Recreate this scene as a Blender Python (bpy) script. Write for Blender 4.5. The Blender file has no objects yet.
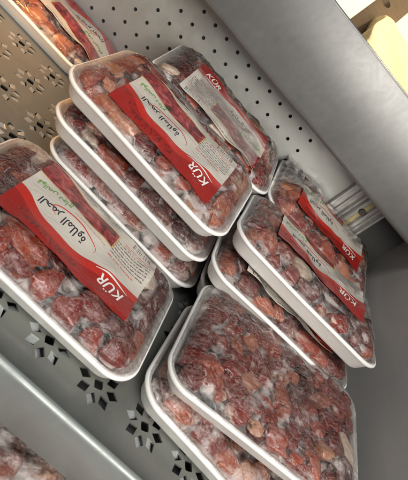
import bpy, bmesh, math, random
import numpy as np
from mathutils import Matrix, Vector

U = 0.03                       # one hole pitch of the back wall, in metres
S = bpy.context.scene
COL = S.collection
rad = math.radians

# ------------------------------------------------------------------ helpers
def new_mat(name):
    m = bpy.data.materials.new(name); m.use_nodes = True
    nt = m.node_tree
    for n in list(nt.nodes): nt.nodes.remove(n)
    out = nt.nodes.new('ShaderNodeOutputMaterial')
    return m, nt, out

def nd(nt, typ, **kw):
    n = nt.nodes.new(typ)
    for k, v in kw.items():
        if k in n.inputs: n.inputs[k].default_value = v
        else: setattr(n, k, v)
    return n

def lk(nt, a, b): nt.links.new(a, b)

def ramp(nt, fac, stops):
    r = nt.nodes.new('ShaderNodeValToRGB')
    e = r.color_ramp.elements
    while len(e) < len(stops): e.new(0.5)
    for el, (p, c) in zip(e, stops):
        el.position = p
        el.color = (*c, 1) if isinstance(c, tuple) else (c, c, c, 1)
    lk(nt, fac, r.inputs['Fac'])
    return r.outputs['Color']

def math_(nt, op, a, b=None, c=None, clamp=False):
    n = nt.nodes.new('ShaderNodeMath'); n.operation = op; n.use_clamp = clamp
    for i, v in enumerate((a, b, c)):
        if v is None: continue
        if isinstance(v, (int, float)): n.inputs[i].default_value = v
        else: lk(nt, v, n.inputs[i])
    return n.outputs[0]

def mix(nt, fac, a, b, blend='MIX'):
    n = nt.nodes.new('ShaderNodeMix'); n.data_type = 'RGBA'; n.blend_type = blend
    for s, v in ((n.inputs[0], fac), (n.inputs[6], a), (n.inputs[7], b)):
        if isinstance(v, (int, float)): s.default_value = v
        elif isinstance(v, tuple): s.default_value = (*v, 1)
        else: lk(nt, v, s)
    return n.outputs[2]

def noise(nt, vec, scale, detail=3, rough=.55, dist=0.):
    n = nd(nt, 'ShaderNodeTexNoise'); n.inputs['Scale'].default_value = scale
    n.inputs['Detail'].default_value = detail; n.inputs['Roughness'].default_value = rough
    n.inputs['Distortion'].default_value = dist
    if vec is not None: lk(nt, vec, n.inputs['Vector'])
    return n.outputs['Fac']

def objvec(nt, scale=(1, 1, 1), rand=False):
    tc = nd(nt, 'ShaderNodeTexCoord'); mp = nd(nt, 'ShaderNodeMapping')
    mp.inputs['Scale'].default_value = scale
    lk(nt, tc.outputs['Object'], mp.inputs['Vector'])
    if rand:
        oi = nd(nt, 'ShaderNodeObjectInfo'); cx = nd(nt, 'ShaderNodeCombineXYZ')
        for i, k in enumerate((7.1, 13.7, 3.3)):
            lk(nt, math_(nt, 'MULTIPLY', oi.outputs['Random'], k), cx.inputs[i])
        lk(nt, cx.outputs[0], mp.inputs['Location'])
    return mp.outputs['Vector']

def bump(nt, h, strength, dist):
    b = nd(nt, 'ShaderNodeBump'); b.inputs['Strength'].default_value = strength
    b.inputs['Distance'].default_value = dist; lk(nt, h, b.inputs['Height'])
    return b.outputs['Normal']

def link(name, mesh, parent=None, mats=(), smooth=True):
    o = bpy.data.objects.new(name, mesh); COL.objects.link(o)
    for m in mats: mesh.materials.append(m)
    if smooth: mesh.polygons.foreach_set('use_smooth', [True] * len(mesh.polygons))
    if parent: o.parent = parent
    return o

def from_np(name, V, F, parent=None, mats=(), smooth=True):
    m = bpy.data.meshes.new(name)
    m.from_pydata((np.asarray(V, float) * U).tolist(), [], [list(map(int, f)) for f in F])
    m.update()
    return link(name, m, parent, mats, smooth)

def thing(name, label, cat, group=None, loc=(0, 0, 0)):
    o = bpy.data.objects.new(name, None); COL.objects.link(o)
    o.empty_display_size = .02
    o.location = Vector(loc) * U
    o['label'] = label; o['category'] = cat
    if group: o['group'] = group
    return o

class MB:
    """collects boxes, sheets and profiles of one part"""
    def __init__(s): s.v = []; s.f = []
    def add(s, v, f):
        n = len(s.v); s.v += [tuple(map(float, p)) for p in v]; s.f += [[i + n for i in q] for q in f]; return s
    def box(s, a, b):
        x0, y0, z0 = a; x1, y1, z1 = b
        return s.add([(x0,y0,z0),(x1,y0,z0),(x1,y1,z0),(x0,y1,z0),(x0,y0,z1),(x1,y0,z1),(x1,y1,z1),(x0,y1,z1)],
              [(0,3,2,1),(4,5,6,7),(0,1,5,4),(1,2,6,5),(2,3,7,6),(3,0,4,7)])
    def sweep_x(s, prof, x0, x1, dz0=0., dz1=0., n=1, closed=True):
        k = len(prof); v = []; f = []
        for i in range(n + 1):
            t = i / n; x = x0 + (x1 - x0) * t; dz = dz0 + (dz1 - dz0) * t
            v += [(x, y, z + dz) for y, z in prof]
        for i in range(n):
            for j in range(k if closed else k - 1):
                a = i * k + j; b = i * k + (j + 1) % k
                f.append((a, b, b + k, a + k))
        if closed: f += [tuple(range(k))[::-1], tuple(range(n * k, n * k + k))]
        return s.add(v, f)
    def cyl(s, c, r, h, axis=1, n=20, r2=None):
        v = []; r2 = r if r2 is None else r2
        for k, rr in ((0, r), (h, r2)):
            for i in range(n):
                a = 2 * math.pi * i / n
                p = [rr * math.cos(a), rr * math.sin(a)]; p.insert(axis, k)
                v.append([c[q] + p[q] for q in range(3)])
        f = [(i, (i + 1) % n, n + (i + 1) % n, n + i) for i in range(n)] + [tuple(range(n))[::-1], tuple(range(n, 2 * n))]
        return s.add(v, f)
    def build(s, name, mat, parent=None, smooth=False, bevel=0., seg=2):
        o = from_np(name, s.v, s.f, parent, [mat], smooth)
        if bevel:
            b = o.modifiers.new('bev', 'BEVEL'); b.width = bevel * U; b.segments = seg; b.limit_method = 'ANGLE'
        bm = bmesh.new(); bm.from_mesh(o.data); bmesh.ops.recalc_face_normals(bm, faces=bm.faces); bm.to_mesh(o.data); bm.free()
        return o

# ------------------------------------------------------------------ materials
def metal(name, base, rough, metallic, streak=(1, 1, 1), var=.12, blot=.25, specks=0.):
    m, nt, out = new_mat(name)
    v = objvec(nt); vs = objvec(nt, streak)
    n1 = noise(nt, v, 9, 4, .6, .6); n2 = noise(nt, vs, 60, 3, .6)
    n3 = noise(nt, v, 28, 5, .65, 1.2)
    t = math_(nt, 'ADD', math_(nt, 'MULTIPLY', n1, .6), math_(nt, 'MULTIPLY', n2, .4))
    lo = tuple(c * (1 - var) for c in base); hi = tuple(min(1, c * (1 + var)) for c in base)
    colr = ramp(nt, t, [(.3, lo), (.7, hi)])
    if specks:
        sp = noise(nt, v, 420, 2, .5)
        colr = mix(nt, math_(nt, 'MULTIPLY', ramp(nt, sp, [(.66, 0.), (.72, 1.)]), specks), colr, (.62, .6, .56))
    p = nd(nt, 'ShaderNodeBsdfPrincipled'); lk(nt, colr, p.inputs['Base Color'])
    p.inputs['Metallic'].default_value = metallic
    rr = math_(nt, 'ADD', math_(nt, 'MULTIPLY', ramp(nt, n3, [(.38, 0.), (.66, 1.)]), blot), rough)
    lk(nt, rr, p.inputs['Roughness'])
    lk(nt, bump(nt, math_(nt, 'ADD', n2, math_(nt, 'MULTIPLY', n1, 2.)), .07, .0005), p.inputs['Normal'])
    lk(nt, p.outputs[0], out.inputs[0]); return m

M = {}
M['shelf'] = metal('shelf_metal', (.27, .275, .255), .30, .7, (30, 1, 1), .08, .10, .15)
M['wall'] = metal('wall_metal', (.56, .565, .535), .34, .5, (1, 1, 6), .06, .12, .2)
M['fascia'] = metal('fascia_metal', (.185, .184, .18), .33, .4, (2, 1, 1), .12, .05, .06)
M['end'] = metal('end_metal', (.60, .59, .57), .44, .3, (1, 1, 4), .05, .06)
M['corner_shade'] = metal('corner_shade_dark', (.09, .09, .088), .5, .2)  # very dark, puts the corner's shade into the colour
M['upright'] = metal('upright_zinc', (.72, .71, .68), .26, .9, (1, 1, 20), .10, .2)
M['lip'] = metal('lip_metal', (.33, .355, .34), .36, .5, (20, 1, 1), .08, .2)
M['tabs'] = metal('tab_metal', (.50, .53, .54), .22, .7, (1, 1, 1), .08, .2)
M['dark'] = metal('dark_metal', (.22, .225, .225), .4, .5)
M['screw'] = metal('screw_metal', (.18, .16, .13), .4, .8)
M['brass'] = metal('passivated_zinc', (.75, .62, .32), .3, .9)

def foam():
    m, nt, out = new_mat('foam_polystyrene')
    v = objvec(nt)
    vo = nd(nt, 'ShaderNodeTexVoronoi'); vo.inputs['Scale'].default_value = 700; lk(nt, v, vo.inputs['Vector'])
    n = noise(nt, v, 35, 3)
    p = nd(nt, 'ShaderNodeBsdfPrincipled'); p.inputs['Roughness'].default_value = .42
    fc = ramp(nt, n, [(.3, (.84, .825, .79)), (.7, (.90, .885, .85))])
    st = ramp(nt, noise(nt, objvec(nt, rand=True), 55, 4, .6, .5), [(.68, 0.), (.78, .35)])
    lk(nt, mix(nt, st, fc, (.62, .40, .26)), p.inputs['Base Color'])
    p.inputs['Subsurface Weight'].default_value = .6; p.inputs['Subsurface Scale'].default_value = .006
    p.inputs['Subsurface Radius'].default_value = (1, .9, .8)
    lk(nt, bump(nt, math_(nt, 'ADD', math_(nt, 'MULTIPLY', vo.outputs['Distance'], .5), math_(nt, 'MULTIPLY', noise(nt, objvec(nt, rand=True), 90, 4, .6, 1.0), 1.0)), .30, .0008), p.inputs['Normal'])
    lk(nt, p.outputs[0], out.inputs[0]); return m
M['foam'] = foam()

def meat():
    m, nt, out = new_mat('frozen_meat')
    v = objvec(nt, rand=True)
    at = nd(nt, 'ShaderNodeAttribute'); at.attribute_name = 'tint'
    t = at.outputs['Fac']
    n = noise(nt, v, 70, 4, .6, .8)
    tt = math_(nt, 'ADD', t, math_(nt, 'MULTIPLY', math_(nt, 'SUBTRACT', n, .5), .34))
    c = ramp(nt, tt, [(.0, (.035, .005, .004)), (.22, (.11, .010, .007)), (.42, (.24, .024, .013)), (.60, (.36, .070, .032)),
                      (.76, (.48, .19, .10)), (.90, (.56, .31, .17)), (1.0, (.72, .60, .48))])
    # fat and membrane: thin pale veins with shapes of their own
    w = noise(nt, v, 42, 5, .62, 1.6)
    vein = ramp(nt, w, [(.455, 0.), (.495, 1.), (.505, 1.), (.545, 0.)])
    c = mix(nt, math_(nt, 'MULTIPLY', vein, .20), c, (.62, .42, .35))
    blob = ramp(nt, noise(nt, v, 26, 3, .5, .5), [(.64, 0.), (.72, 1.)])
    c = mix(nt, math_(nt, 'MULTIPLY', blob, .7), c, (.70, .58, .47))
    # frost: white ice in patches of fine crystals
    f1 = noise(nt, v, 24, 4, .6, .4); f2 = noise(nt, v, 260, 3, .65)
    fr = ramp(nt, math_(nt, 'ADD', f1, math_(nt, 'MULTIPLY', math_(nt, 'SUBTRACT', f2, .5), .5)), [(.58, 0.), (.72, 1.)])
    ga = nd(nt, 'ShaderNodeAttribute'); ga.attribute_name = 'ice'
    gi = ramp(nt, math_(nt, 'ADD', ga.outputs['Fac'], math_(nt, 'ADD', math_(nt, 'MULTIPLY', math_(nt, 'SUBTRACT', f2, .5), .5), math_(nt, 'MULTIPLY', math_(nt, 'SUBTRACT', f1, .5), 1.1))), [(.26, 0.), (.68, 1.)])
    fr = math_(nt, 'ADD', math_(nt, 'MULTIPLY', fr, .30), math_(nt, 'MULTIPLY', gi, .85), clamp=True)
    c = mix(nt, fr, c, (.80, .74, .72))
    p = nd(nt, 'ShaderNodeBsdfPrincipled'); lk(nt, c, p.inputs['Base Color'])
    lk(nt, math_(nt, 'ADD', math_(nt, 'MULTIPLY', fr, .5), .20), p.inputs['Roughness'])
    p.inputs['Subsurface Weight'].default_value = .18; p.inputs['Subsurface Scale'].default_value = .004
    p.inputs['Subsurface Radius'].default_value = (1, .35, .25)
    lk(nt, bump(nt, math_(nt, 'ADD', math_(nt, 'ADD', n, w), f2), .35, .0016), p.inputs['Normal'])
    lk(nt, p.outputs[0], out.inputs[0]); return m
M['meat'] = meat()

def film(name='clear_film', base=0.):
    m, nt, out = new_mat(name)
    v = objvec(nt, rand=True); vs = objvec(nt, (1, 2.6, 1), rand=True)
    wr = noise(nt, vs, 38, 4, .6, 2.2); wr2 = noise(nt, v, 110, 3, .6, 1.2)
    ridge = ramp(nt, wr, [(.40, 0.), (.5, 1.), (.60, 0.)])
    h = math_(nt, 'ADD', math_(nt, 'MULTIPLY', ridge, .8), math_(nt, 'ADD', wr, math_(nt, 'MULTIPLY', wr2, .14)))
    nrm = bump(nt, h, .58, .0014)
    gl = nd(nt, 'ShaderNodeBsdfGlossy'); gl.inputs['Roughness'].default_value = .055
    gl.inputs['Color'].default_value = (1, 1, 1, 1); lk(nt, nrm, gl.inputs['Normal'])
    fres = nd(nt, 'ShaderNodeFresnel'); fres.inputs['IOR'].default_value = 1.46; lk(nt, nrm, fres.inputs['Normal'])
    tr = nd(nt, 'ShaderNodeBsdfTransparent'); tr.inputs['Color'].default_value = (.995, .99, .985, 1)
    # milky patches: frost on the inside of the film, and whitish stretched creases
    mk = noise(nt, v, 17, 5, .62, .8); mk2 = noise(nt, v, 90, 4, .65)
    milk = ramp(nt, math_(nt, 'ADD', mk, math_(nt, 'MULTIPLY', math_(nt, 'SUBTRACT', mk2, .5), .55)), [(.48, .0), (.62, .04), (.80, .34)])
    crease = math_(nt, 'MULTIPLY', ramp(nt, wr, [(.475, 0.), (.5, 1.), (.525, 0.)]), .10)
    ia = nd(nt, 'ShaderNodeAttribute'); ia.attribute_name = 'ice'
    icy = ramp(nt, math_(nt, 'ADD', ia.outputs['Fac'], math_(nt, 'ADD', math_(nt, 'MULTIPLY', math_(nt, 'SUBTRACT', mk2, .5), 1.1), math_(nt, 'MULTIPLY', math_(nt, 'SUBTRACT', mk, .5), .8))), [(.20, 0.), (.75, .46)])
    fac = math_(nt, 'ADD', math_(nt, 'ADD', math_(nt, 'ADD', math_(nt, 'MULTIPLY', milk, .75), base), icy), crease, clamp=True)
    df = nd(nt, 'ShaderNodeBsdfDiffuse'); df.inputs['Color'].default_value = (.84, .775, .75, 1)
    m1 = nd(nt, 'ShaderNodeMixShader'); lk(nt, fac, m1.inputs[0]); lk(nt, tr.outputs[0], m1.inputs[1]); lk(nt, df.outputs[0], m1.inputs[2])
    m2 = nd(nt, 'ShaderNodeMixShader'); lk(nt, math_(nt, 'MULTIPLY', fres.outputs[0], 1.0, clamp=True), m2.inputs[0])
    lk(nt, m1.outputs[0], m2.inputs[1]); lk(nt, gl.outputs[0], m2.inputs[2])
    lk(nt, m2.outputs[0], out.inputs[0]); return m
M['film'] = film(); M['film_loose'] = film('loose_film', .10)

def label_mat():
    """printed sheet: u runs along the tray, v across it (0 at the red edge)"""
    m, nt, out = new_mat('printed_label')
    uvn = nd(nt, 'ShaderNodeUVMap'); uvn.uv_map = 'UVMap'
    sp = nd(nt, 'ShaderNodeSeparateXYZ'); lk(nt, uvn.outputs[0], sp.inputs[0])
    u, v = sp.outputs[0], sp.outputs[1]
    vec = uvn.outputs[0]
    ss = nd(nt, 'ShaderNodeMapRange'); ss.interpolation_type = 'SMOOTHSTEP'
    lk(nt, u, ss.inputs['Value']); ss.inputs['From Min'].default_value = .40; ss.inputs['From Max'].default_value = 1.0
    ss.inputs['To Min'].default_value = .0; ss.inputs['To Max'].default_value = .16
    s2 = nd(nt, 'ShaderNodeMapRange'); s2.interpolation_type = 'SMOOTHSTEP'
    lk(nt, u, s2.inputs['Value']); s2.inputs['From Min'].default_value = .0; s2.inputs['From Max'].default_value = .28
    s2.inputs['To Min'].default_value = .15; s2.inputs['To Max'].default_value = .0
    edge = math_(nt, 'ADD', math_(nt, 'ADD', ss.outputs[0], s2.outputs[0]), .225)
    cream = mix(nt, noise(nt, vec, 4, 3), (.54, .495, .43), (.60, .555, .49))
    c = cream
    def band(x, a, b):
        return math_(nt, 'MULTIPLY', math_(nt, 'GREATER_THAN', x, a), math_(nt, 'LESS_THAN', x, b))
    # red field with a darker printed lower part
    red = math_(nt, 'LESS_THAN', v, edge)
    dk = math_(nt, 'LESS_THAN', v, math_(nt, 'SUBTRACT', edge, .10))
    redc = mix(nt, dk, (.46, .022, .012), (.29, .014, .010))
    mp = nd(nt, 'ShaderNodeMapping'); mp.inputs['Scale'].default_value = (34, 12, 1); lk(nt, vec, mp.inputs['Vector'])
    ink = ramp(nt, noise(nt, mp.outputs[0], 1.6, 2), [(.52, 0.), (.56, 1.)])
    inkzone = math_(nt, 'MULTIPLY', band(u, .12, .58), band(math_(nt, 'SUBTRACT', edge, v), .115, .195))
    redc = mix(nt, math_(nt, 'MULTIPLY', math_(nt, 'MULTIPLY', ink, inkzone), .75), redc, (.10, .008, .008))
    # photo panel of raw meat, slanting along the label
    lo = math_(nt, 'SUBTRACT', .675, math_(nt, 'MULTIPLY', u, .10)); hi = math_(nt, 'SUBTRACT', .99, math_(nt, 'MULTIPLY', u, .24))
    wob = math_(nt, 'MULTIPLY', math_(nt, 'SINE', math_(nt, 'MULTIPLY', u, 11.)), .018)
    lo = math_(nt, 'ADD', lo, wob); hi = math_(nt, 'ADD', hi, wob)
    ph = math_(nt, 'MULTIPLY', band(u, -.1, .655), math_(nt, 'MULTIPLY', math_(nt, 'GREATER_THAN', v, lo), math_(nt, 'LESS_THAN', v, hi)))
    gold = math_(nt, 'MULTIPLY', band(u, -.1, .668), math_(nt, 'MULTIPLY', math_(nt, 'GREATER_THAN', v, math_(nt, 'SUBTRACT', lo, .014)), math_(nt, 'LESS_THAN', v, math_(nt, 'ADD', hi, .014))))
    mp2 = nd(nt, 'ShaderNodeMapping'); mp2.inputs['Scale'].default_value = (6, 5, 1); mp2.inputs['Rotation'].default_value = (0, 0, .5); lk(nt, vec, mp2.inputs['Vector'])
    phc = ramp(nt, noise(nt, mp2.outputs[0], 1.5, 5, .6, 1.6), [(.30, (.035, .006, .010)), (.45, (.19, .014, .018)), (.56, (.36, .04, .04)), (.66, (.50, .16, .15)), (.78, (.66, .42, .45))])
    c = mix(nt, gold, c, (.52, .38, .16)); c = mix(nt, ph, c, phc)
    # fine print along the free edge and the block of text at the end
    def lines(u0, u1, v0, v1, nl, dens, colr, base, thick=.45):
        fr = math_(nt, 'FRACT', math_(nt, 'MULTIPLY', math_(nt, 'SUBTRACT', v, v0), nl / (v1 - v0)))
        mpx = nd(nt, 'ShaderNodeMapping'); mpx.inputs['Scale'].default_value = (dens, nl / (v1 - v0) * .9, 1); lk(nt, vec, mpx.inputs['Vector'])
        dn = math_(nt, 'GREATER_THAN', noise(nt, mpx.outputs[0], 1., 2), .46)
        k = math_(nt, 'MULTIPLY', math_(nt, 'MULTIPLY', band(u, u0, u1), band(v, v0, v1)), math_(nt, 'MULTIPLY', dn, band(fr, .28, .28 + thick)))
        return mix(nt, math_(nt, 'MULTIPLY', k, .82), base, colr)
    c = lines(.26, .64, .952, .985, 1, 150, (.12, .09, .08), c, .5)
    c = lines(.66, .97, .56, .80, 6, 120, (.10, .07, .065), c)
    c = lines(.72, .96, .80, .86, 2, 110, (.55, .10, .07), c)
    c = lines(.66, .92, .495, .545, 1, 110, (.55, .10, .07), c)
    c = lines(.34, .62, .545, .565, 1, 120, (.5, .12, .08), c, .6)
    # bar code
    mpb = nd(nt, 'ShaderNodeMapping'); mpb.inputs['Scale'].default_value = (170, 0, 0); lk(nt, vec, mpb.inputs['Vector'])
    bars = math_(nt, 'GREATER_THAN', noise(nt, mpb.outputs[0], 1., 1), .5)
    bz = math_(nt, 'MULTIPLY', band(u, .775, .945), band(v, .895, .975))
    c = mix(nt, bz, c, (.78, .74, .66)); c = mix(nt, math_(nt, 'MULTIPLY', bz, bars), c, (.04, .035, .035))
    c = mix(nt, red, c, redc)
    p = nd(nt, 'ShaderNodeBsdfPrincipled'); lk(nt, c, p.inputs['Base Color'])
    wr = noise(nt, objvec(nt, (1, 2, 1), rand=True), 45, 4, .6, 1.5)
    bn = bump(nt, wr, .55, .0016); lk(nt, bn, p.inputs['Normal']); lk(nt, bn, p.inputs['Coat Normal'])
    p.inputs['Roughness'].default_value = .34; p.inputs['Coat Weight'].default_value = .8; p.inputs['Coat Roughness'].default_value = .08
    lk(nt, p.outputs[0], out.inputs[0]); return m
M['label'] = label_mat()

def flat_ink(name, c):
    m, nt, out = new_mat(name); p = nd(nt, 'ShaderNodeBsdfPrincipled')
    n = noise(nt, objvec(nt), 300, 2)
    lk(nt, ramp(nt, n, [(.3, tuple(x * .85 for x in c)), (.7, c)]), p.inputs['Base Color']); p.inputs['Roughness'].default_value = .4
    lk(nt, p.outputs[0], out.inputs[0]); return m
M['ink_white'] = flat_ink('white_ink', (.82, .78, .74)); M['ink_black'] = flat_ink('black_ink', (.02, .018, .03))
M['ink_green'] = flat_ink('green_ink', (.10, .33, .03)); M['ink_red'] = flat_ink('red_ink', (.62, .05, .03))

def card(name, c, fibre=.12, rough=.8):
    m, nt, out = new_mat(name); p = nd(nt, 'ShaderNodeBsdfPrincipled'); v = objvec(nt, (1, 1, 8)); n = noise(nt, v, 60, 4, .65)
    lk(nt, ramp(nt, n, [(.3, tuple(x * (1 - fibre) for x in c)), (.7, tuple(min(1, x * (1 + fibre)) for x in c))]), p.inputs['Base Color'])
    p.inputs['Roughness'].default_value = rough; lk(nt, bump(nt, n, .3, .001), p.inputs['Normal'])
    lk(nt, p.outputs[0], out.inputs[0]); return m
M['card'] = card('shaded_cardboard', (.15, .10, .055)); M['kraft'] = card('kraft_paper', (.70, .54, .30)); M['whitecard'] = card('pale_carton', (.80, .76, .66), .05)  # brown board darkened for shade; pale carton also paints the lit flap

# ------------------------------------------------------------------ display case
FZ = -7.0
case = thing('display_case', 'grey steel refrigerated display case with perforated shelf and back wall holding the meat trays', 'display case', loc=(0, 0, FZ))

def to_case(V): return [(x, y, z - FZ) for x, y, z in V]
def tile_sheet(outline_loops, size, cells, thick, to3d):
    """one square cell with holes, filled once and repeated: sheet with real punched holes"""
    bm = bmesh.new(); h = size / 2
    edges = []
    sq = [(-h, -h), (h, -h), (h, h), (-h, h)]
    for lp in [sq] + outline_loops:
        vs = [bm.verts.new((x, y, 0)) for x, y in lp]
        edges += [bm.edges.new((vs[i], vs[(i + 1) % len(vs)])) for i in range(len(vs))]
    bmesh.ops.triangle_fill(bm, use_beauty=True, use_dissolve=False, edges=edges)
    bm.verts.index_update()
    def inside(x, y, lp):
        r = False; j = len(lp) - 1
        for i in range(len(lp)):
            if (lp[i][1] > y) != (lp[j][1] > y) and x < (lp[j][0]-lp[i][0])*(y-lp[i][1])/(lp[j][1]-lp[i][1])+lp[i][0]: r = not r
            j = i
        return r
    cv = [(v.co.x, v.co.y) for v in bm.verts]; cf = []
    for f in bm.faces:
        c = f.calc_center_median()
        if not any(inside(c.x, c.y, lp) for lp in outline_loops):
            q = [v.index for v in f.verts]
            if f.normal.z < 0: q = q[::-1]
            cf.append(q)
    bm.free()
    V = []; F = []
    for (cx, cy) in cells:
        n = len(V); V += [(cx + x, cy + y, 0.) for x, y in cv]; F += [[i + n for i in q] for q in cf]
        for lp in outline_loops:
            n = len(V); k = len(lp)
            V += [(cx + x, cy + y, 0.) for x, y in lp] + [(cx + x, cy + y, -thick) for x, y in lp]
            F += [[n + i, n + (i + 1) % k, n + k + (i + 1) % k, n + k + i] for i in range(k)]
    return [to3d(*p) for p in V], F

# shelf floor: rosettes of eight diamonds round an eight-sided hole
ST = 2.139; X0, Y0 = -4.56, -6.36
def rot2(p, a): return (p[0]*math.cos(a)-p[1]*math.sin(a), p[0]*math.sin(a)+p[1]*math.cos(a))
petals = []
for k in range(8):
    a = k * math.pi / 4
    petals.append([rot2(p, a) for p in ((.34, 0), (.60, -.20), (.86, 0), (.60, .20))])
centre = [rot2((.17 + .05*(i % 2), 0), i * math.pi / 4 + .39) for i in range(8)]
cells = [(X0 + m * ST, Y0 - k * ST) for m in range(-9, 11) for k in range(-2, 7)]
V, F = tile_sheet(petals + [centre], ST, cells, .06, lambda x, y, z: (x, y, FZ + z))
xa, xb = X0 - 9.5 * ST, X0 + 10.5 * ST; ya, yb = Y0 - 6.5 * ST, Y0 + 2.5 * ST
n = len(V)   # plain margins beside the punched field, edge to edge
for (p, q) in (((xa, yb), (xb, 0.3)), ((xa, -20.72), (xb, ya)), ((xb, -20.72), (19.3, .3))):
    n = len(V); V += [(p[0], p[1], FZ), (q[0], p[1], FZ), (q[0], q[1], FZ), (p[0], q[1], FZ)]; F += [[n, n+1, n+2, n+3]]
shelf = from_np('perforated_shelf', to_case(V), F, case, [M['shelf']], False)
# bent tabs left hanging under every diamond
V = []; F = []; rnd = random.Random(4)
for (cx, cy) in cells:
    for k, lp in enumerate(petals):
        a, b, c, d = lp
        dep = rnd.uniform(.03, .07) if cy > -12 else rnd.uniform(.05, .15)
        if cy < -13 and rnd.random() < .35: continue       # some front tabs left out so their holes look dark
        e = [(a[0], a[1], FZ - .02), (b[0], b[1], FZ - .02), (c[0]*.95+b[0]*.05, c[1]*.95+b[1]*.05, FZ - dep), (d[0]*.7+a[0]*.3, d[1]*.7+a[1]*.3, FZ - dep)] if k % 2 else \
            [(b[0], b[1], FZ - .02), (c[0], c[1], FZ - .02), (d[0]*.85+c[0]*.15, d[1]*.85+c[1]*.15, FZ - dep), (a[0]*.7+b[0]*.3, a[1]*.7+b[1]*.3, FZ - dep)]
        n = len(V); V += [(x + cx, y + cy, z) for x, y, z in e]; F += [[n, n+1, n+2, n+3]]
from_np('punched_tabs', to_case(V), F, case, [M['tabs']], False)
# pan below the shelf
MB().add(to_case([(-24, -20.7, FZ-1.05), (19.3, -20.7, FZ-1.05), (19.3, .6, FZ-1.05), (-24, .6, FZ-1.05)]), [(0, 1, 2, 3)]).build('drip_pan', M['dark'], case)

# back wall with round holes
hole = [(.115*math.cos(i*math.pi/7), .115*math.sin(i*math.pi/7)) for i in range(14)]
cells = [(j, -i) for j in range(-24, 11) for i in range(-1, 7)]
V, F = tile_sheet([hole], 1.0, cells, .08, lambda x, y, z: (x, -z, y))
for (p, q) in (((-24.5, 1.5), (19.3, 5.3)), ((-24.5, -7.2), (10.5, -6.5)), ((10.5, -7.2), (19.3, 1.5))):
    n = len(V); V += [(p[0], 0, p[1]), (q[0], 0, p[1]), (q[0], 0, q[1]), (p[0], 0, q[1])]; F += [[n, n+1, n+2, n+3]]
from_np('back_wall', to_case(V), F, case, [M['wall']], False)
MB().box((-24.5, .7, -7.2 - FZ), (19.3, .8, 5.3 - FZ)).build('air_duct', M['dark'], case)

# slotted upright in the corner
up = MB()
def vbar(x0, x1, y0, y1): up.box((x0, y0, -6.98 - FZ), (x1, y1, 5.1 - FZ))
vbar(14.0, 16.9, -.10, -.004)
for x0, x1, d in ((14.0, 14.16, .42), (14.55, 14.72, .30), (15.02, 15.16, .46), (15.34, 15.46, .46), (16.08, 16.2, .40), (16.45, 16.55, .26), (16.74, 16.9, .52)):
    vbar(x0, x1, -d, -.102)
upr = up.build('upright', M['upright'], case, bevel=.03)
MB().box((15.74, -.16, -4.0 - FZ), (15.98, -.103, 2.0 - FZ)).build('slot_strip', M['brass'], upr)
sc = MB().cyl((15.87, -.30, -.32 - FZ), .21, .14, 1, 18, .24).cyl((15.87, -.34, -.32 - FZ), .12, .03, 1, 6)
sc.build('screw', M['screw'], upr, bevel=.02)

# end wall, with an added dark panel as painted shade beside the upright
MB().box((16.96, -.12, -6.98 - FZ), (19.29, -.006, 5.1 - FZ)).build('shade_panel', M['corner_shade'], case)
MB().box((19.302, -22.0, -9.0 - FZ), (19.7, .8, 5.3 - FZ)).build('end_wall', M['end'], case, bevel=.03)

# upper shelf: bent steel fascia in front, deck behind it
pr = []
zb, zt = .93, 5.58
for i in range(7):                                     # lower hem, rounded under
    a = math.pi * i / 6; pr.append((-3.86 - .12 * math.sin(a) - .0, zb + .12 - .12 * math.cos(a)))
outer = [(-3.70, zb + .10), (-3.72, zb + .02), (-3.82, zb - .02), (-3.93, zb + .02), (-4.0, zb + .14), (-4.02, zb + .32), (-4.02, 3.0), (-4.02, zt - .14), (-3.99, zt - .04), (-3.92, zt), (-3.82, zt), (-3.76, zt - .06), (-3.75, zt - .30)]
inner = [(-3.85, zt - .32), (-3.88, 3.0), (-3.88, zb + .34), (-3.80, zb + .2)]
f = MB().sweep_x([(y, z - FZ) for y, z in outer + inner], -24.4, 19.29, -.24, .17)
us = f.build('upper_shelf', M['fascia'], case, smooth=True)
us.modifiers.new('es', 'EDGE_SPLIT').split_angle = rad(50)
MB().box((-24.4, -3.70, 5.02 - FZ), (19.29, 9.0, 5.12 - FZ)).build('shelf_deck', M['fascia'], us, bevel=.02)

# front lip, rolled over, and the lower shelf in front of it
lip = [(-20.70, FZ + .0), (-20.86, FZ + .06), (-20.93, FZ + .18), (-20.97, FZ + .40), (-21.03, FZ + .50), (-21.13, FZ + .53), (-21.23, FZ + .48), (-21.27, FZ + .36), (-21.28, FZ - .2), (-21.28, FZ - 1.42), (-21.22, FZ - 1.50), (-21.10, FZ - 1.48), (-21.10, FZ - .1), (-20.80, FZ - .1)]
l = MB().sweep_x([(y, z - FZ) for y, z in lip], -24.4, 19.29, 0.12, -.16)
lo = l.build('front_lip', M['lip'], case, smooth=True); lo.modifiers.new('es', 'EDGE_SPLIT').split_angle = rad(50)
MB().box((-24.4, -31.0, -15.2 - FZ), (19.29, -12.0, -15.0 - FZ)).build('lower_shelf', M['shelf'], case, bevel=.03)

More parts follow.
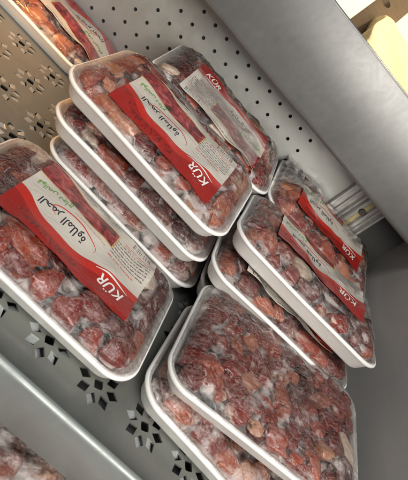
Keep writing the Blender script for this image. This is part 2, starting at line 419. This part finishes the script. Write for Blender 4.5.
# ------------------------------------------------------------------ meat trays
L, W, H = 8.9, 6.3, .80
def rrect(l, w, r, n=12):
    pts = []
    for cx, cy, a0 in ((l/2-r, w/2-r, 0), (-l/2+r, w/2-r, 90), (-l/2+r, -w/2+r, 180), (l/2-r, -w/2+r, 270)):
        for i in range(n + 1):
            a = rad(a0 + 90 * i / n); pts.append((cx + r*math.cos(a), cy + r*math.sin(a)))
    # fill the straight sides too
    out = []
    for i, p in enumerate(pts):
        out.append(p); q = pts[(i + 1) % len(pts)]; d = math.dist(p, q)
        k = int(d / .45)
        for j in range(1, k): out.append((p[0] + (q[0]-p[0])*j/k, p[1] + (q[1]-p[1])*j/k))
    return np.array(out)
RC = 1.15
OUT = rrect(L, W, RC)
def ring(inset):
    s = rrect(L - 2*inset, W - 2*inset, max(RC - inset, .25))
    if len(s) != len(OUT):      # same count: shrink along the direction to the inner straight frame
        c = np.clip(OUT, [-(L/2-RC), -(W/2-RC)], [L/2-RC, W/2-RC]); d = OUT - c
        ln = np.linalg.norm(d, axis=1, keepdims=True); s = c + d / ln * (ln - inset)
    return s
def bridge(k, a, b): return [[a + i, a + (i + 1) % k, b + (i + 1) % k, b + i] for i in range(k)]

def foam_mesh(rng):
    prof = [(.52, 0.), (.44, .02), (.36, .12), (.14, .66), (.10, .70), (.02, .71), (.0, .74), (.0, .79), (.03, .83), (.07, .86), (.15, .86), (.21, .83), (.26, .74), (.52, .16), (.62, .10)]
    k = len(OUT); V = []; F = []
    wob = rng.normal(0, 1, 6)
    ang = np.arctan2(OUT[:, 1], OUT[:, 0])
    dz = .018 * (wob[0]*np.cos(2*ang+wob[1]) + wob[2]*np.cos(3*ang+wob[3]))
    for ins, z in prof:
        p = ring(ins); V += [(x, y, z + d * (z / H)) for (x, y), d in zip(p, dz)]
    for i in range(len(prof) - 1): F += bridge(k, (i+1)*k, i*k)
    F.append(list(range(k))[::-1]); F.append(list(range((len(prof)-1)*k, len(prof)*k)))
    F = [f[::-1] for f in F]
    return V, F

bm = bmesh.new(); bmesh.ops.create_icosphere(bm, subdivisions=4, radius=1)
ICO_V = np.array([v.co[:] for v in bm.verts]); ICO_F = np.array([[v.index for v in f.verts] for f in bm.faces]); bm.free()

def edge_dist(x, y, inset=.28):
    """distance inwards from the inner wall of the tray"""
    l, w, r = L/2 - inset, W/2 - inset, RC - inset
    qx = np.abs(x) - (l - r); qy = np.abs(y) - (w - r)
    out = np.hypot(np.maximum(qx, 0), np.maximum(qy, 0)) + np.minimum(np.maximum(qx, qy), 0) - r
    return -out

def meat_mesh(rng, heap, tone, cs):
    Vs = []; T = []
    def spread(n, ins, dmin):
        q = np.stack([rng.uniform(-L/2+ins, L/2-ins, n), rng.uniform(-W/2+ins, W/2-ins, n)], 1)
        for _ in range(140):
            d = q[:, None] - q[None]; r = np.linalg.norm(d, axis=2) + np.eye(n)*9
            w = np.clip(dmin - r, 0, None) / r
            q += .25 * (d * w[:, :, None]).sum(1)
            q[:, 0] = np.clip(q[:, 0], -L/2+ins, L/2-ins); q[:, 1] = np.clip(q[:, 1], -W/2+ins, W/2-ins)
        return q
    pts = [(x, y, .42 + rng.normal(0, .05)) for x, y in spread(int(30/cs**1.3), .75, 1.45*cs)]
    pts += [(x, y, .74 + heap*.42 + rng.normal(0, .10)) for x, y in spread(int(36/cs**1.7), .70, 1.32*cs)]
    for (px, py, pz) in pts:
        v = ICO_V.copy()
        for _ in range(5):
            n = rng.normal(size=3); n /= np.linalg.norm(n); d = rng.uniform(.45, .85)
            ex = np.maximum(0, v @ n - d); v -= np.outer(ex * .85, n)
        for _ in range(5):
            k = rng.normal(size=3) * rng.uniform(1.2, 3.2); a = rng.uniform(.03, .09)
            v += ICO_V * (a * np.sin(ICO_V @ k * 1.4 + rng.uniform(0, 6.28)))[:, None]
        for _ in range(3):
            k = rng.normal(size=3) * 6; v += ICO_V * (.02 * np.sin(ICO_V @ k + rng.uniform(0, 6.28)))[:, None]
        s = cs * rng.choice([.62, .8, .95, 1.0, 1.1, 1.25]) * rng.uniform(.92, 1.08); v *= np.array([s*rng.uniform(.72, 1.05), s*rng.uniform(.58, .82), s*rng.uniform(.5, .70)])
        q = rng.normal(size=3) * np.array([.35, .35, 1.6])
        Rm = np.array(Matrix.Rotation(q[2], 3, 'Z') @ Matrix.Rotation(q[1], 3, 'Y') @ Matrix.Rotation(q[0], 3, 'X'))
        v = v @ Rm.T + np.array([px, py, pz])
        # keep inside the tray and under the tight film
        e = edge_dist(v[:, 0], v[:, 1], .34)
        lim = .80 + heap * np.clip(e / 1.3, 0, 1) ** .6
        push = np.maximum(0, .06 - e)
        v[:, 0] -= np.sign(v[:, 0]) * push * np.clip((np.abs(v[:, 0]) - (L/2-1.4)) / 1.1, 0, 1)
        v[:, 1] -= np.sign(v[:, 1]) * push * np.clip((np.abs(v[:, 1]) - (W/2-1.4)) / 1.1, 0, 1)
        over = v[:, 2] - lim
        v[:, 2] = np.where(over > 0, lim + .20 * (1 - np.exp(-over / .34)), v[:, 2])
        v[:, 2] = np.maximum(v[:, 2], .12)
        Vs.append(v); fat = rng.random() < .018 and pz > .6
        t = 1.0 if fat else np.clip(rng.normal(tone, .19), .03, .84); T.append(np.full(len(v), t))
    k = len(ICO_V); n = len(pts)
    Fs = np.concatenate([ICO_F + i * k for i in range(n)])
    return np.concatenate(Vs), Fs, np.concatenate(T)

GX, GY = 120, 86
def blur(a, n=1):
    for _ in range(n):
        p = np.pad(a, 1, mode='edge'); a = (p[:-2, 1:-1] + p[2:, 1:-1] + p[1:-1, :-2] + p[1:-1, 2:] + 2*p[1:-1, 1:-1]) / 6
    return a
gx = np.linspace(-L/2, L/2, GX); gy = np.linspace(-W/2, W/2, GY)
GXX, GYY = np.meshgrid(gx, gy, indexing='ij'); GE = edge_dist(GXX, GYY, .0)
def membrane(V):
    h = np.full((GX, GY), .5)
    ix = np.clip(np.round((V[:, 0] + L/2) / L * (GX-1)).astype(int), 0, GX-1); iy = np.clip(np.round((V[:, 1] + W/2) / W * (GY-1)).astype(int), 0, GY-1)
    np.maximum.at(h, (ix, iy), V[:, 2])
    p = np.pad(h, 1, mode='edge'); h = np.maximum.reduce([p[:-2, 1:-1], p[2:, 1:-1], p[1:-1, :-2], p[1:-1, 2:], h])
    h = blur(h, 2) + .03
    f = np.maximum(h, .88)
    fixed = GE < .16
    for _ in range(120):                     # a taut sheet carried by the meat and pinned to the rim
        f = np.maximum(blur(f), h - .03); f[fixed] = np.maximum(.87, np.minimum(f[fixed], .89))
    return f, f - h
def sample(f, x, y):
    a = np.clip((np.asarray(x) + L/2) / L * (GX-1), 0, GX-1.001); b = np.clip((np.asarray(y) + W/2) / W * (GY-1), 0, GY-1.001)
    i = a.astype(int); j = b.astype(int); s = a - i; t = b - j
    return (f[i, j]*(1-s)*(1-t) + f[i+1, j]*s*(1-t) + f[i, j+1]*(1-s)*t + f[i+1, j+1]*s*t)

def film_mesh(f, rng, lab=None):
    k = len(OUT); V = []; F = []; nr = 44
    ks = rng.normal(size=(7, 2)) * 2.4; ph = rng.uniform(0, 6.28, 7)
    V.append((0, 0, float(sample(f, [0.], [0.])[0]) + .01))
    for r in range(1, nr + 1):
        s = r / nr; p = OUT * (s * .978)
        z = sample(f, p[:, 0], p[:, 1]) + .012
        wob = sum(np.abs(np.sin(p @ ks[i] + ph[i] + .8*np.sin(p @ ks[(i+3) % 7][::-1]))) ** 9 for i in range(7))
        amp = np.clip((1 - s) * 5, 0, 1) * np.ones(k)
        if lab:                                   # the film lies flat under the printed sheet
            sg = -1 if lab.get('flip') else 1; ox, oy = lab.get('off', (0, 0))
            lx = (p[:, 0] - ox) * sg; ly = (p[:, 1] - oy) * sg
            dd = np.maximum(np.maximum(LX0 - lx, lx - LX1), np.maximum(LY0 - ly, ly - LY1))
            amp = amp * np.clip(dd / .3 - .2, 0, 1)
        z = z + .05 * wob * amp
        V += [(x, y, zz) for (x, y), zz in zip(p, z)]
    F += [[0, 1 + i, 1 + (i + 1) % k] for i in range(k)]
    for r in range(nr - 1): F += bridge(k, 1 + r*k, 1 + (r+1)*k)
    jit = rng.normal(0, .012, k)
    for off, z in ((.085, .862),):
        p = ring(off)
        n = len(V); V += [(x*(1+j*.05), y*(1+j*.05), z + j*.1) for (x, y), j in zip(p, jit)]
        F += bridge(k, n - k, n)
    return V, F

AR = {'alef': '\uFE8D', 'lam_i': '\uFEDF'}
GREEN = '\uFE9D\uFE8E\uFE9F\uFEA9 \uFEBA\uFEE7\uFE8D\uFEEE\uFED7'      # visual order, right-to-left words laid out by hand
BLACK = '\uFE93\uFEED\uFE8E\uFEE0\uFEE3\uFEDF\uFE8D \uFEAE\uFEE4\uFEA4\uFEDF\uFE8D'
_txt = {}
def text_np(s):
    if s not in _txt:
        c = bpy.data.curves.new('lettering', 'FONT'); c.body = s; c.resolution_u = 3; c.offset = .014 if s == 'KÜR' else .011
        o = bpy.data.objects.new('lettering', c); COL.objects.link(o)
        dg = bpy.context.evaluated_depsgraph_get()
        m = bpy.data.meshes.new_from_object(o.evaluated_get(dg))
        v = np.array([p.co[:] for p in m.vertices]); fs = [list(p.vertices) for p in m.polygons]
        bpy.data.objects.remove(o); bpy.data.curves.remove(c); bpy.data.meshes.remove(m)
        v[:, :2] -= v[:, :2].min(0); v[:, :2] /= (v[:, :2].max(0))
        _txt[s] = (v[:, :2], fs)
    return _txt[s]

def ribbon(pts, wid):
    pts = np.array(pts); V = []; F = []
    t = np.gradient(pts, axis=0); t /= np.linalg.norm(t, axis=1, keepdims=True); nrm = np.stack([-t[:, 1], t[:, 0]], 1)
    w = np.array(wid)[:, None] if np.ndim(wid) else wid
    a = pts + nrm*w/2; b = pts - nrm*w/2
    V = np.concatenate([a, b]); n = len(pts)
    return V, [[i, i+1, n+i+1, n+i] for i in range(n-1)]

LX0, LX1, LY0, LY1 = -2.75, 2.85, -1.62, 2.34
def label_parts(f, flip, off, curl, rng, parent):
    """printed sheet draped on the film; flip turns it end for end"""
    fs = f.copy()
    for _ in range(40): fs = np.maximum(blur(fs, 2), f)
    fs = np.maximum(blur(fs, 4), f)
    sgn = -1 if flip else 1
    wv = rng.uniform(0, 6.28, 4)
    def place(lx, ly, lift):
        lx = np.asarray(lx, float); ly = np.asarray(ly, float)
        x = lx * sgn + off[0]; y = ly * sgn + off[1]
        yc = np.clip(y, -W/2 + .02, W/2 - .02)
        z = sample(fs, x, yc) + .075 + lift + .012*np.sin(lx*3.1+wv[0]) * np.sin(ly*2.3+wv[1]) + .012*np.sin(lx*1.3+ly*2.9+wv[2])
        z -= np.maximum(0, np.abs(y) - W/2) * 1.2
        u = (lx-LX0)/(LX1-LX0); v = (ly-LY0)/(LY1-LY0)
        z += curl.get('end', 0) * np.clip((u-.86)/.14, 0, 1)**2 * (.3 + .7*v) + curl.get('edge', 0) * np.clip((v-.80)/.2, 0, 1)**1.5 * (.55+.45*np.sin(lx*2.2+wv[3]))
        z += curl.get('red', 0) * np.clip((.2-v)/.2, 0, 1)**1.5
        return np.stack([x, y, z], -1)
    nx, ny = 90, 62
    lx, ly = np.meshgrid(np.linspace(LX0, LX1, nx), np.linspace(LY0, LY1, ny), indexing='ij')
    P = place(lx, ly, 0.).reshape(-1, 3)
    F = [[i*ny+j, (i+1)*ny+j, (i+1)*ny+j+1, i*ny+j+1] for i in range(nx-1) for j in range(ny-1)]
    o = from_np('label', P, F, parent, [M['label']])
    uv = o.data.uv_layers.new(name='UVMap')
    uvs = np.stack([(lx-LX0)/(LX1-LX0), (ly-LY0)/(LY1-LY0)], -1).reshape(-1, 2)
    li = np.empty(len(o.data.loops), int); o.data.loops.foreach_get('vertex_index', li)
    uv.data.foreach_set('uv', uvs[li].ravel())
    # lettering: reads with the red edge at its top, so it runs towards -x with its up towards -y
    V = []; Fc = []; MI = []
    def put(p2, faces, mi):
        q = place(p2[:, 0], p2[:, 1], .013); n = len(V); V.extend(q.tolist())
        for fc in faces: Fc.append([i + n for i in fc]); MI.append(mi)
    def word(s, x0, y0, wid, hgt, slant, mi, tilt=0.):
        g, fcs = text_np(s); px = g[:, 0]*wid; py = g[:, 1]*hgt
        px = px + py*slant
        put(np.stack([x0 - px, y0 - py + tilt*px], 1), fcs, mi)
    word('KÜR', 2.36, -.66, 1.10, .56, .25, 0, .04)
    t = np.linspace(0, 1, 24); put(*ribbon(np.stack([2.45 - 1.5*t, -.52 + .16*np.sin(t*3.0) - .10*t], 1), .02 + .07*np.sin(t*np.pi)), 0)
    word(BLACK, .08, .22, 2.05, .50, 0, 1, -.015)
    word(GREEN, -1.05, .92, 1.45, .42, 0, 2, -.06)
    t = np.linspace(-.25, 3.9, 40); put(*ribbon(np.stack([-.45 + 1.05*np.cos(t), .02 + .36*np.sin(t) - .06*np.cos(t)], 1), .012 + .04*np.abs(np.sin(t*.8))), 3)
    le = from_np('lettering', V, Fc, o, [M['ink_white'], M['ink_black'], M['ink_green'], M['ink_red']], False)
    le.data.polygons.foreach_set('material_index', MI)
    return o

def ear_mesh(rng, V, F, sx, sy, size):
    """crumpled end of the film sticking out at a corner"""
    cx, cy = sx*(L/2 - .32), sy*(W/2 - .32); n0 = len(V); nu, nv = 9, 7
    base = math.atan2(sy, sx); ph = rng.uniform(0, 6, 3)
    for i in range(nu):
        for j in range(nv):
            a = base + (i/(nu-1)-.5)*1.25*(1 - .55*j/(nv-1)); r = .05 + size*j/(nv-1)*(.8+.25*math.sin(i*1.7+ph[0]))
            V.append((cx + r*math.cos(a) + .0, cy + r*math.sin(a), .70 + .10*math.sin(i*2.1+ph[1])*j/(nv-1) - .16*j/(nv-1) + .05*math.sin(j*1.9+i+ph[2])))
    F += [[n0+i*nv+j, n0+(i+1)*nv+j, n0+(i+1)*nv+j+1, n0+i*nv+j+1] for i in range(nu-1) for j in range(nv-1)]

_cache = {}
def make_tray(label, rim, ang, seed, heap=.55, tone=.45, lab=None, cs=.8, frost=0., fold=None, ears=(), group='wrapped trays of frozen meat', scale=1.0):
    ax, ay, az = map(rad, ang)
    R = Matrix.Rotation(az, 3, 'Z') @ Matrix.Rotation(ay, 3, 'Y') @ Matrix.Rotation(ax, 3, 'X')
    org = Vector(rim) - R @ Vector((0, 0, H * scale))
    root = thing('meat_tray', label, 'meat tray', group, org)
    root.rotation_euler = R.to_euler('XYZ'); root.scale = (scale,)*3
    rng = np.random.default_rng(seed)
    V, F = foam_mesh(rng); from_np('foam_tray', V, F, root, [M['foam']])
    V, F, T = meat_mesh(rng, heap, tone, cs)
    mo = from_np('meat', V, F, root, [M['meat']])
    at = mo.data.attributes.new('tint', 'FLOAT', 'POINT'); at.data.foreach_set('value', T)
    f, hollow = membrane(V)
    gap = sample(f, V[:, 0], V[:, 1]) - V[:, 2]
    ice = mo.data.attributes.new('ice', 'FLOAT', 'POINT'); ice.data.foreach_set('value', np.clip((gap - .10) / .42, 0, 1) + frost)
    V, F = film_mesh(f, rng, lab)
    fo = from_np('film', V, F, root, [M['film']])
    bm = bmesh.new(); bm.from_mesh(fo.data); bmesh.ops.recalc_face_normals(bm, faces=bm.faces)
    bm.faces.ensure_lookup_table()
    if bm.faces[0].normal.z < 0: bmesh.ops.reverse_faces(bm, faces=bm.faces)
    bm.to_mesh(fo.data); bm.free()
    fv = np.array([v.co[:] for v in fo.data.vertices]) / U
    ia = fo.data.attributes.new('ice', 'FLOAT', 'POINT'); ia.data.foreach_set('value', (np.clip((sample(blur(hollow, 2), fv[:, 0], fv[:, 1]) - .03) / .45, 0, .9) + frost*.6 + .1) * np.clip((edge_dist(fv[:, 0], fv[:, 1], 0.) - .20) / .22, 0, 1) - .1 + .8 * (edge_dist(fv[:, 0], fv[:, 1], 0.) < -.02))
    if fold:
        x0, x1, y0, y1, lift, amp = fold; nu, nv = 46, 22; ph = rng.uniform(0, 6, 4); V = []
        for i in range(nu):
            for j in range(nv):
                a, b = i/(nu-1), j/(nv-1)
                x = x0 + (x1-x0)*a + .07*math.sin(b*7+ph[0]) + .05*math.sin(b*17+a*5); y = y0 + (y1-y0)*b + .08*math.sin(a*6+ph[1]) + .05*math.sin(a*19+ph[3])
                z = float(sample(f, [min(max(x, -L/2), L/2)], [min(max(y, -W/2), W/2)])[0])
                z += lift + amp*(.5*math.sin(a*9+b*4+ph[2]) + .35*abs(math.sin(a*6-b*9+ph[3]))**3 + .3*math.sin(b*5+a*3)) * (.35 + .65*abs(2*b-1))
                V.append((x, y, max(z, .9)))
        from_np('loose_film', V, [[i*nv+j, (i+1)*nv+j, (i+1)*nv+j+1, i*nv+j+1] for i in range(nu-1) for j in range(nv-1)], root, [M['film_loose']])
    if lab: label_parts(f, lab.get('flip', False), lab.get('off', (0, 0)), lab.get('curl', {}), rng, root)
    return root

def copy_tray(src, label, rim, ang=(0, 0, 0), group=None):
    c = src.copy(); COL.objects.link(c)
    ax, ay, az = map(rad, ang)
    R = Matrix.Rotation(az, 3, 'Z') @ Matrix.Rotation(ay, 3, 'Y') @ Matrix.Rotation(ax, 3, 'X')
    c.location = (Vector(rim) - R @ Vector((0, 0, H))) * U; c.rotation_euler = R.to_euler('XYZ')
    c['label'] = label
    if group: c['group'] = group
    for ch in src.children:
        if ch.name.startswith('label'): continue
        k = ch.copy(); COL.objects.link(k); k.parent = c
    return c

A = make_tray('labelled meat tray lying flat on the shelf floor by the front lip', (4.55, -16.3, -6.2), (0, 0, 0), 11, .55, .30, cs=.86, lab=
              dict(off=(.05, .02), curl=dict(edge=.05)))
D = make_tray('unlabelled frosty meat tray at the bottom of the centre stack, behind the flat labelled tray', (5.2, -9.8, -6.2), (0, 0, 0), 12, .62, .5, frost=.34)
Cc = make_tray('unlabelled meat tray in the middle of the centre stack, directly under the topmost labelled tray', (4.5, -9.95, -4.6), (3, 0, 0), 13, .60, .36)
B = make_tray('labelled meat tray topmost on the centre stack, with bright red label band and tan meat', (4.12, -10.19, -2.82), (7.7, -1, -2), 14, .55, .58, cs=.85, lab=
              dict(off=(.05, -.80), curl=dict(end=.10)))
E = make_tray('labelled meat tray against the holed back wall, its loose label edge peeling off', (5.1, -4.05, -2.2), (6.5, 1, 2), 15, .6, .40, lab=
              dict(flip=True, off=(.1, -.35), curl=dict(edge=.18)), fold=(-2.2, 2.6, -2.75, -.5, .30, .13))
Fr = make_tray('labelled meat tray in the back right corner, beside the slotted upright', (14.15, -3.05, -2.3), (8.7, 0, 0), 16, .62, .50, lab=
               dict(off=(0, -.1), curl=dict(end=.12)), fold=(-4.2, -1.4, -.6, 3.0, .14, .22))
H_ = make_tray('meat tray in the right stack with a pale barcode strip sticking out in front', (13.2, -10.3, -3.96), (0, -2.4, 1.3), 18, .5, .36, lab=
               dict(flip=True, off=(-.1, .12), curl=dict(edge=.12)))
G = make_tray('labelled meat tray topmost of the right stack, its thick white side facing front', (13.2, -9.8, -2.46), (-1.6, -4, -5), 17, .6, .40, lab=
              dict(off=(.0, .25), curl=dict(end=.30)), fold=(2.3, 4.3, -.8, 3.0, .10, .18))
I_ = make_tray('large unlabelled meat tray tilted in front at the lower right, film wrinkled over dark meat', (13.75, -15.75, -4.55), (3, -9.0, -2), 19, .42, .44, cs=.68, scale=.985)
J = make_tray('frosty unlabelled meat tray on the shelf floor, under the tilted front tray', (13.9, -16.35, -6.2), (0, 0, -5.5), 20, .34, .55, frost=.30)
K = make_tray('labelled meat tray lying alone at the far left, along the foot of the back wall', (-6.0, -2.35, -6.15), (2.5, -.8, 1.0), 21, .62, .52, lab=
              dict(flip=True, off=(1.25, .55)))
P = make_tray('frosty pink meat package on the lower shelf below the front lip', (8.2, -22.2, -10.2), (0, 0, 4), 22, .95, .60, frost=.34, cs=1.0)
hid = 'lower trays hidden inside the back and right stacks'
copy_tray(D, 'bottom meat tray of the stack against the back wall', (5.0, -4.0, -6.2), group=hid)
copy_tray(Cc, 'middle meat tray of the stack against the back wall', (5.1, -3.9, -4.15), (2, 0, 1), group=hid)
copy_tray(Cc, 'bottom meat tray of the stack in the back right corner', (14.2, -3.6, -6.2), group=hid)
copy_tray(D, 'middle meat tray of the stack in the back right corner', (14.2, -3.4, -4.3), (3, 0, 0), group=hid)
copy_tray(A, 'bottom meat tray of the right stack, on the shelf floor', (13.9, -9.7, -5.6), (0, 0, 0), group=hid)

# ------------------------------------------------------------------ goods on the upper shelf
DK = 5.125
def panel(a, u, v, t):
    """thin board from corner a along u and v, thickness t"""
    a, u, v = map(np.array, (a, u, v)); n = np.cross(u, v); n = n/np.linalg.norm(n)*t
    V = [a, a+u, a+u+v, a+v, a+n, a+u+n, a+u+v+n, a+v+n]
    return V, [(0,3,2,1),(4,5,6,7),(0,1,5,4),(1,2,6,5),(2,3,7,6),(3,0,4,7)]
bx = thing('cardboard_box', 'brown open cardboard box with a round hand hole, standing on the upper shelf', 'box', loc=(6.0, 4.2, DK))
b = MB()
hx = [(.13*math.cos(i*math.pi/8), .13*math.sin(i*math.pi/8)) for i in range(16)]
# front board with a punched hand hole
V, F = tile_sheet([hx], 1.0, [(0, 0)], .14, lambda x, y, z: (x*2.6+.85, -1.2 - z - .0, 2.85 + y*1.3)); b.add(V, F)
b.box((-.45, -1.2, 0), (2.15, -1.06, 2.2)); b.box((-.45, -1.2, 3.5), (2.15, -1.06, 4.2))
b.box((-.45, -1.058, 0), (-.31, 3.0, 4.2)); b.box((2.01, -1.058, 0), (2.15, 3.0, 4.2)); b.box((-.308, 2.86, 0), (2.008, 3.0, 4.2)); b.box((-.308, -1.058, .002), (2.008, 2.858, .1))
b.build('carton_body', M['card'], bx)
fl = MB(); V, F = panel((-2.2, -3.4, .0), (2.15, 1.2, 0), (.5, .9, 4.4), .12); fl.add(V, F); fl.build('open_flap', M['whitecard'], bx, bevel=.02)  # pale board gives the flap its sunlit look

bag = thing('paper_sack', 'pale yellow paper sack lying on the upper shelf, brightly lit', 'sack', loc=(11.2, 1.2, DK))
bm = bmesh.new(); bmesh.ops.create_cube(bm, size=1); bmesh.ops.subdivide_edges(bm, edges=bm.edges, cuts=14, use_grid_fill=True)
rng = np.random.default_rng(5)
for v in bm.verts:
    x, y, z = v.co
    px = .5 - abs(x); py = .5 - abs(y); r = min(1, (min(px, py)*7 + .55))
    hz = 2.35 + .28*math.sin(x*9+1) + .22*math.sin(y*8+x*5)
    v.co = Vector((x*7.9 - .25*z + .12*math.sin(z*9+y*7), y*4.2*(1.12 - .35*(z+.5)) + .9*(z+.5) + .10*math.sin(x*17+z*6), (z+.5)*hz*(.72+.28*r))) * U
me = bpy.data.meshes.new('paper_sack'); bm.to_mesh(me); bm.free()
so = link('sack_body', me, bag, [M['kraft']]); so.modifiers.new('s', 'SUBSURF').render_levels = 1
wc = thing('pale_carton', 'tall pale carton standing behind the paper sack on the upper shelf', 'carton', loc=(12.5, 6.4, DK))
b = MB().box((-4.6, -1.5, 0), (5.5, 1.8, 6.5)); co = b.build('carton_body', M['whitecard'], wc, bevel=.06)
t = MB().box((-.5, -1.506, .01), (.5, -1.502, 6.49)); t.build('tape', M['kraft'], wc)

# ------------------------------------------------------------------ light
w = bpy.data.worlds.new('World'); S.world = w; w.use_nodes = True
bg = w.node_tree.nodes['Background']; bg.inputs[0].default_value = (.88, .92, .96, 1); bg.inputs[1].default_value = .10

def area(name, loc, target, size, power, colr, sy=None, spread=180):
    l = bpy.data.lights.new(name, 'AREA'); l.energy = power; l.color = colr; l.size = size*U
    if sy: l.shape = 'RECTANGLE'; l.size_y = sy*U
    l.spread = rad(spread)
    o = bpy.data.objects.new(name, l); COL.objects.link(o); o.location = Vector(loc)*U
    d = (Vector(target) - Vector(loc)); o.rotation_euler = d.to_track_quat('-Z', 'Y').to_euler(); return o
area('front_fill_light', (24, -60, 22), (5, -10, -4), 34, 26, (1.0, .955, .88), 22)  # unseen soft fill added from the front right
area('sky_light', (6, -34, 46), (6, -12, -5), 26, 12.5, (.98, .98, .96), 14)
area('warm_fill_light', (-16, -13, 18), (-6, -9.5, -7), 6, .75, (1.0, .50, .17), 6, 34)  # unseen lamp added to tint the shelf floor at left brown
sp = bpy.data.lights.new('sun_fill_spot', 'SPOT'); sp.energy = 38; sp.color = (1.0, .86, .58); sp.spot_size = rad(40); sp.spot_blend = .15; sp.shadow_soft_size = .02  # unseen spot added in place of sun on the upper goods
so = bpy.data.objects.new('sun_fill_spot', sp); COL.objects.link(so); so.location = Vector((12, -4.0, 30))*U
so.rotation_euler = (Vector((10.3, 4.3, 5.5)) - Vector((12, -4.0, 30))).to_track_quat('-Z', 'Y').to_euler()

# ------------------------------------------------------------------ camera
cam = bpy.data.cameras.new('camera'); co = bpy.data.objects.new('camera', cam); COL.objects.link(co); S.camera = co
Rr = ((0.67037258, 0.20631528, 0.71276547), (0.71541111, -0.43465835, -0.54704576), (0.19694557, 0.87664481, -0.43898328))
right, down, fwd = (Vector(r) for r in Rr)
mw = Matrix.Identity(4)
for i in range(3): mw[i][0] = right[i]; mw[i][1] = -down[i]; mw[i][2] = -fwd[i]
mw.translation = Vector((4.31613941, -29.36919942, 4.43032099)) * U
co.matrix_world = mw
cam.sensor_fit = 'VERTICAL'; cam.sensor_height = 36; cam.sensor_width = 36 * 408/480
cam.lens = 456.309 / 480 * 36
cam.clip_start = .01; cam.clip_end = 50
cam.dof.use_dof = True; cam.dof.focus_distance = .58; cam.dof.aperture_fstop = 11.0

S.view_settings.view_transform = 'Standard'; S.view_settings.look = 'None'; S.view_settings.exposure = 0.0; S.view_settings.gamma = 1
S.cycles.max_bounces = 10; S.cycles.transparent_max_bounces = 16; S.cycles.use_denoising = True
S.render.resolution_x = 870; S.render.resolution_y = 1024
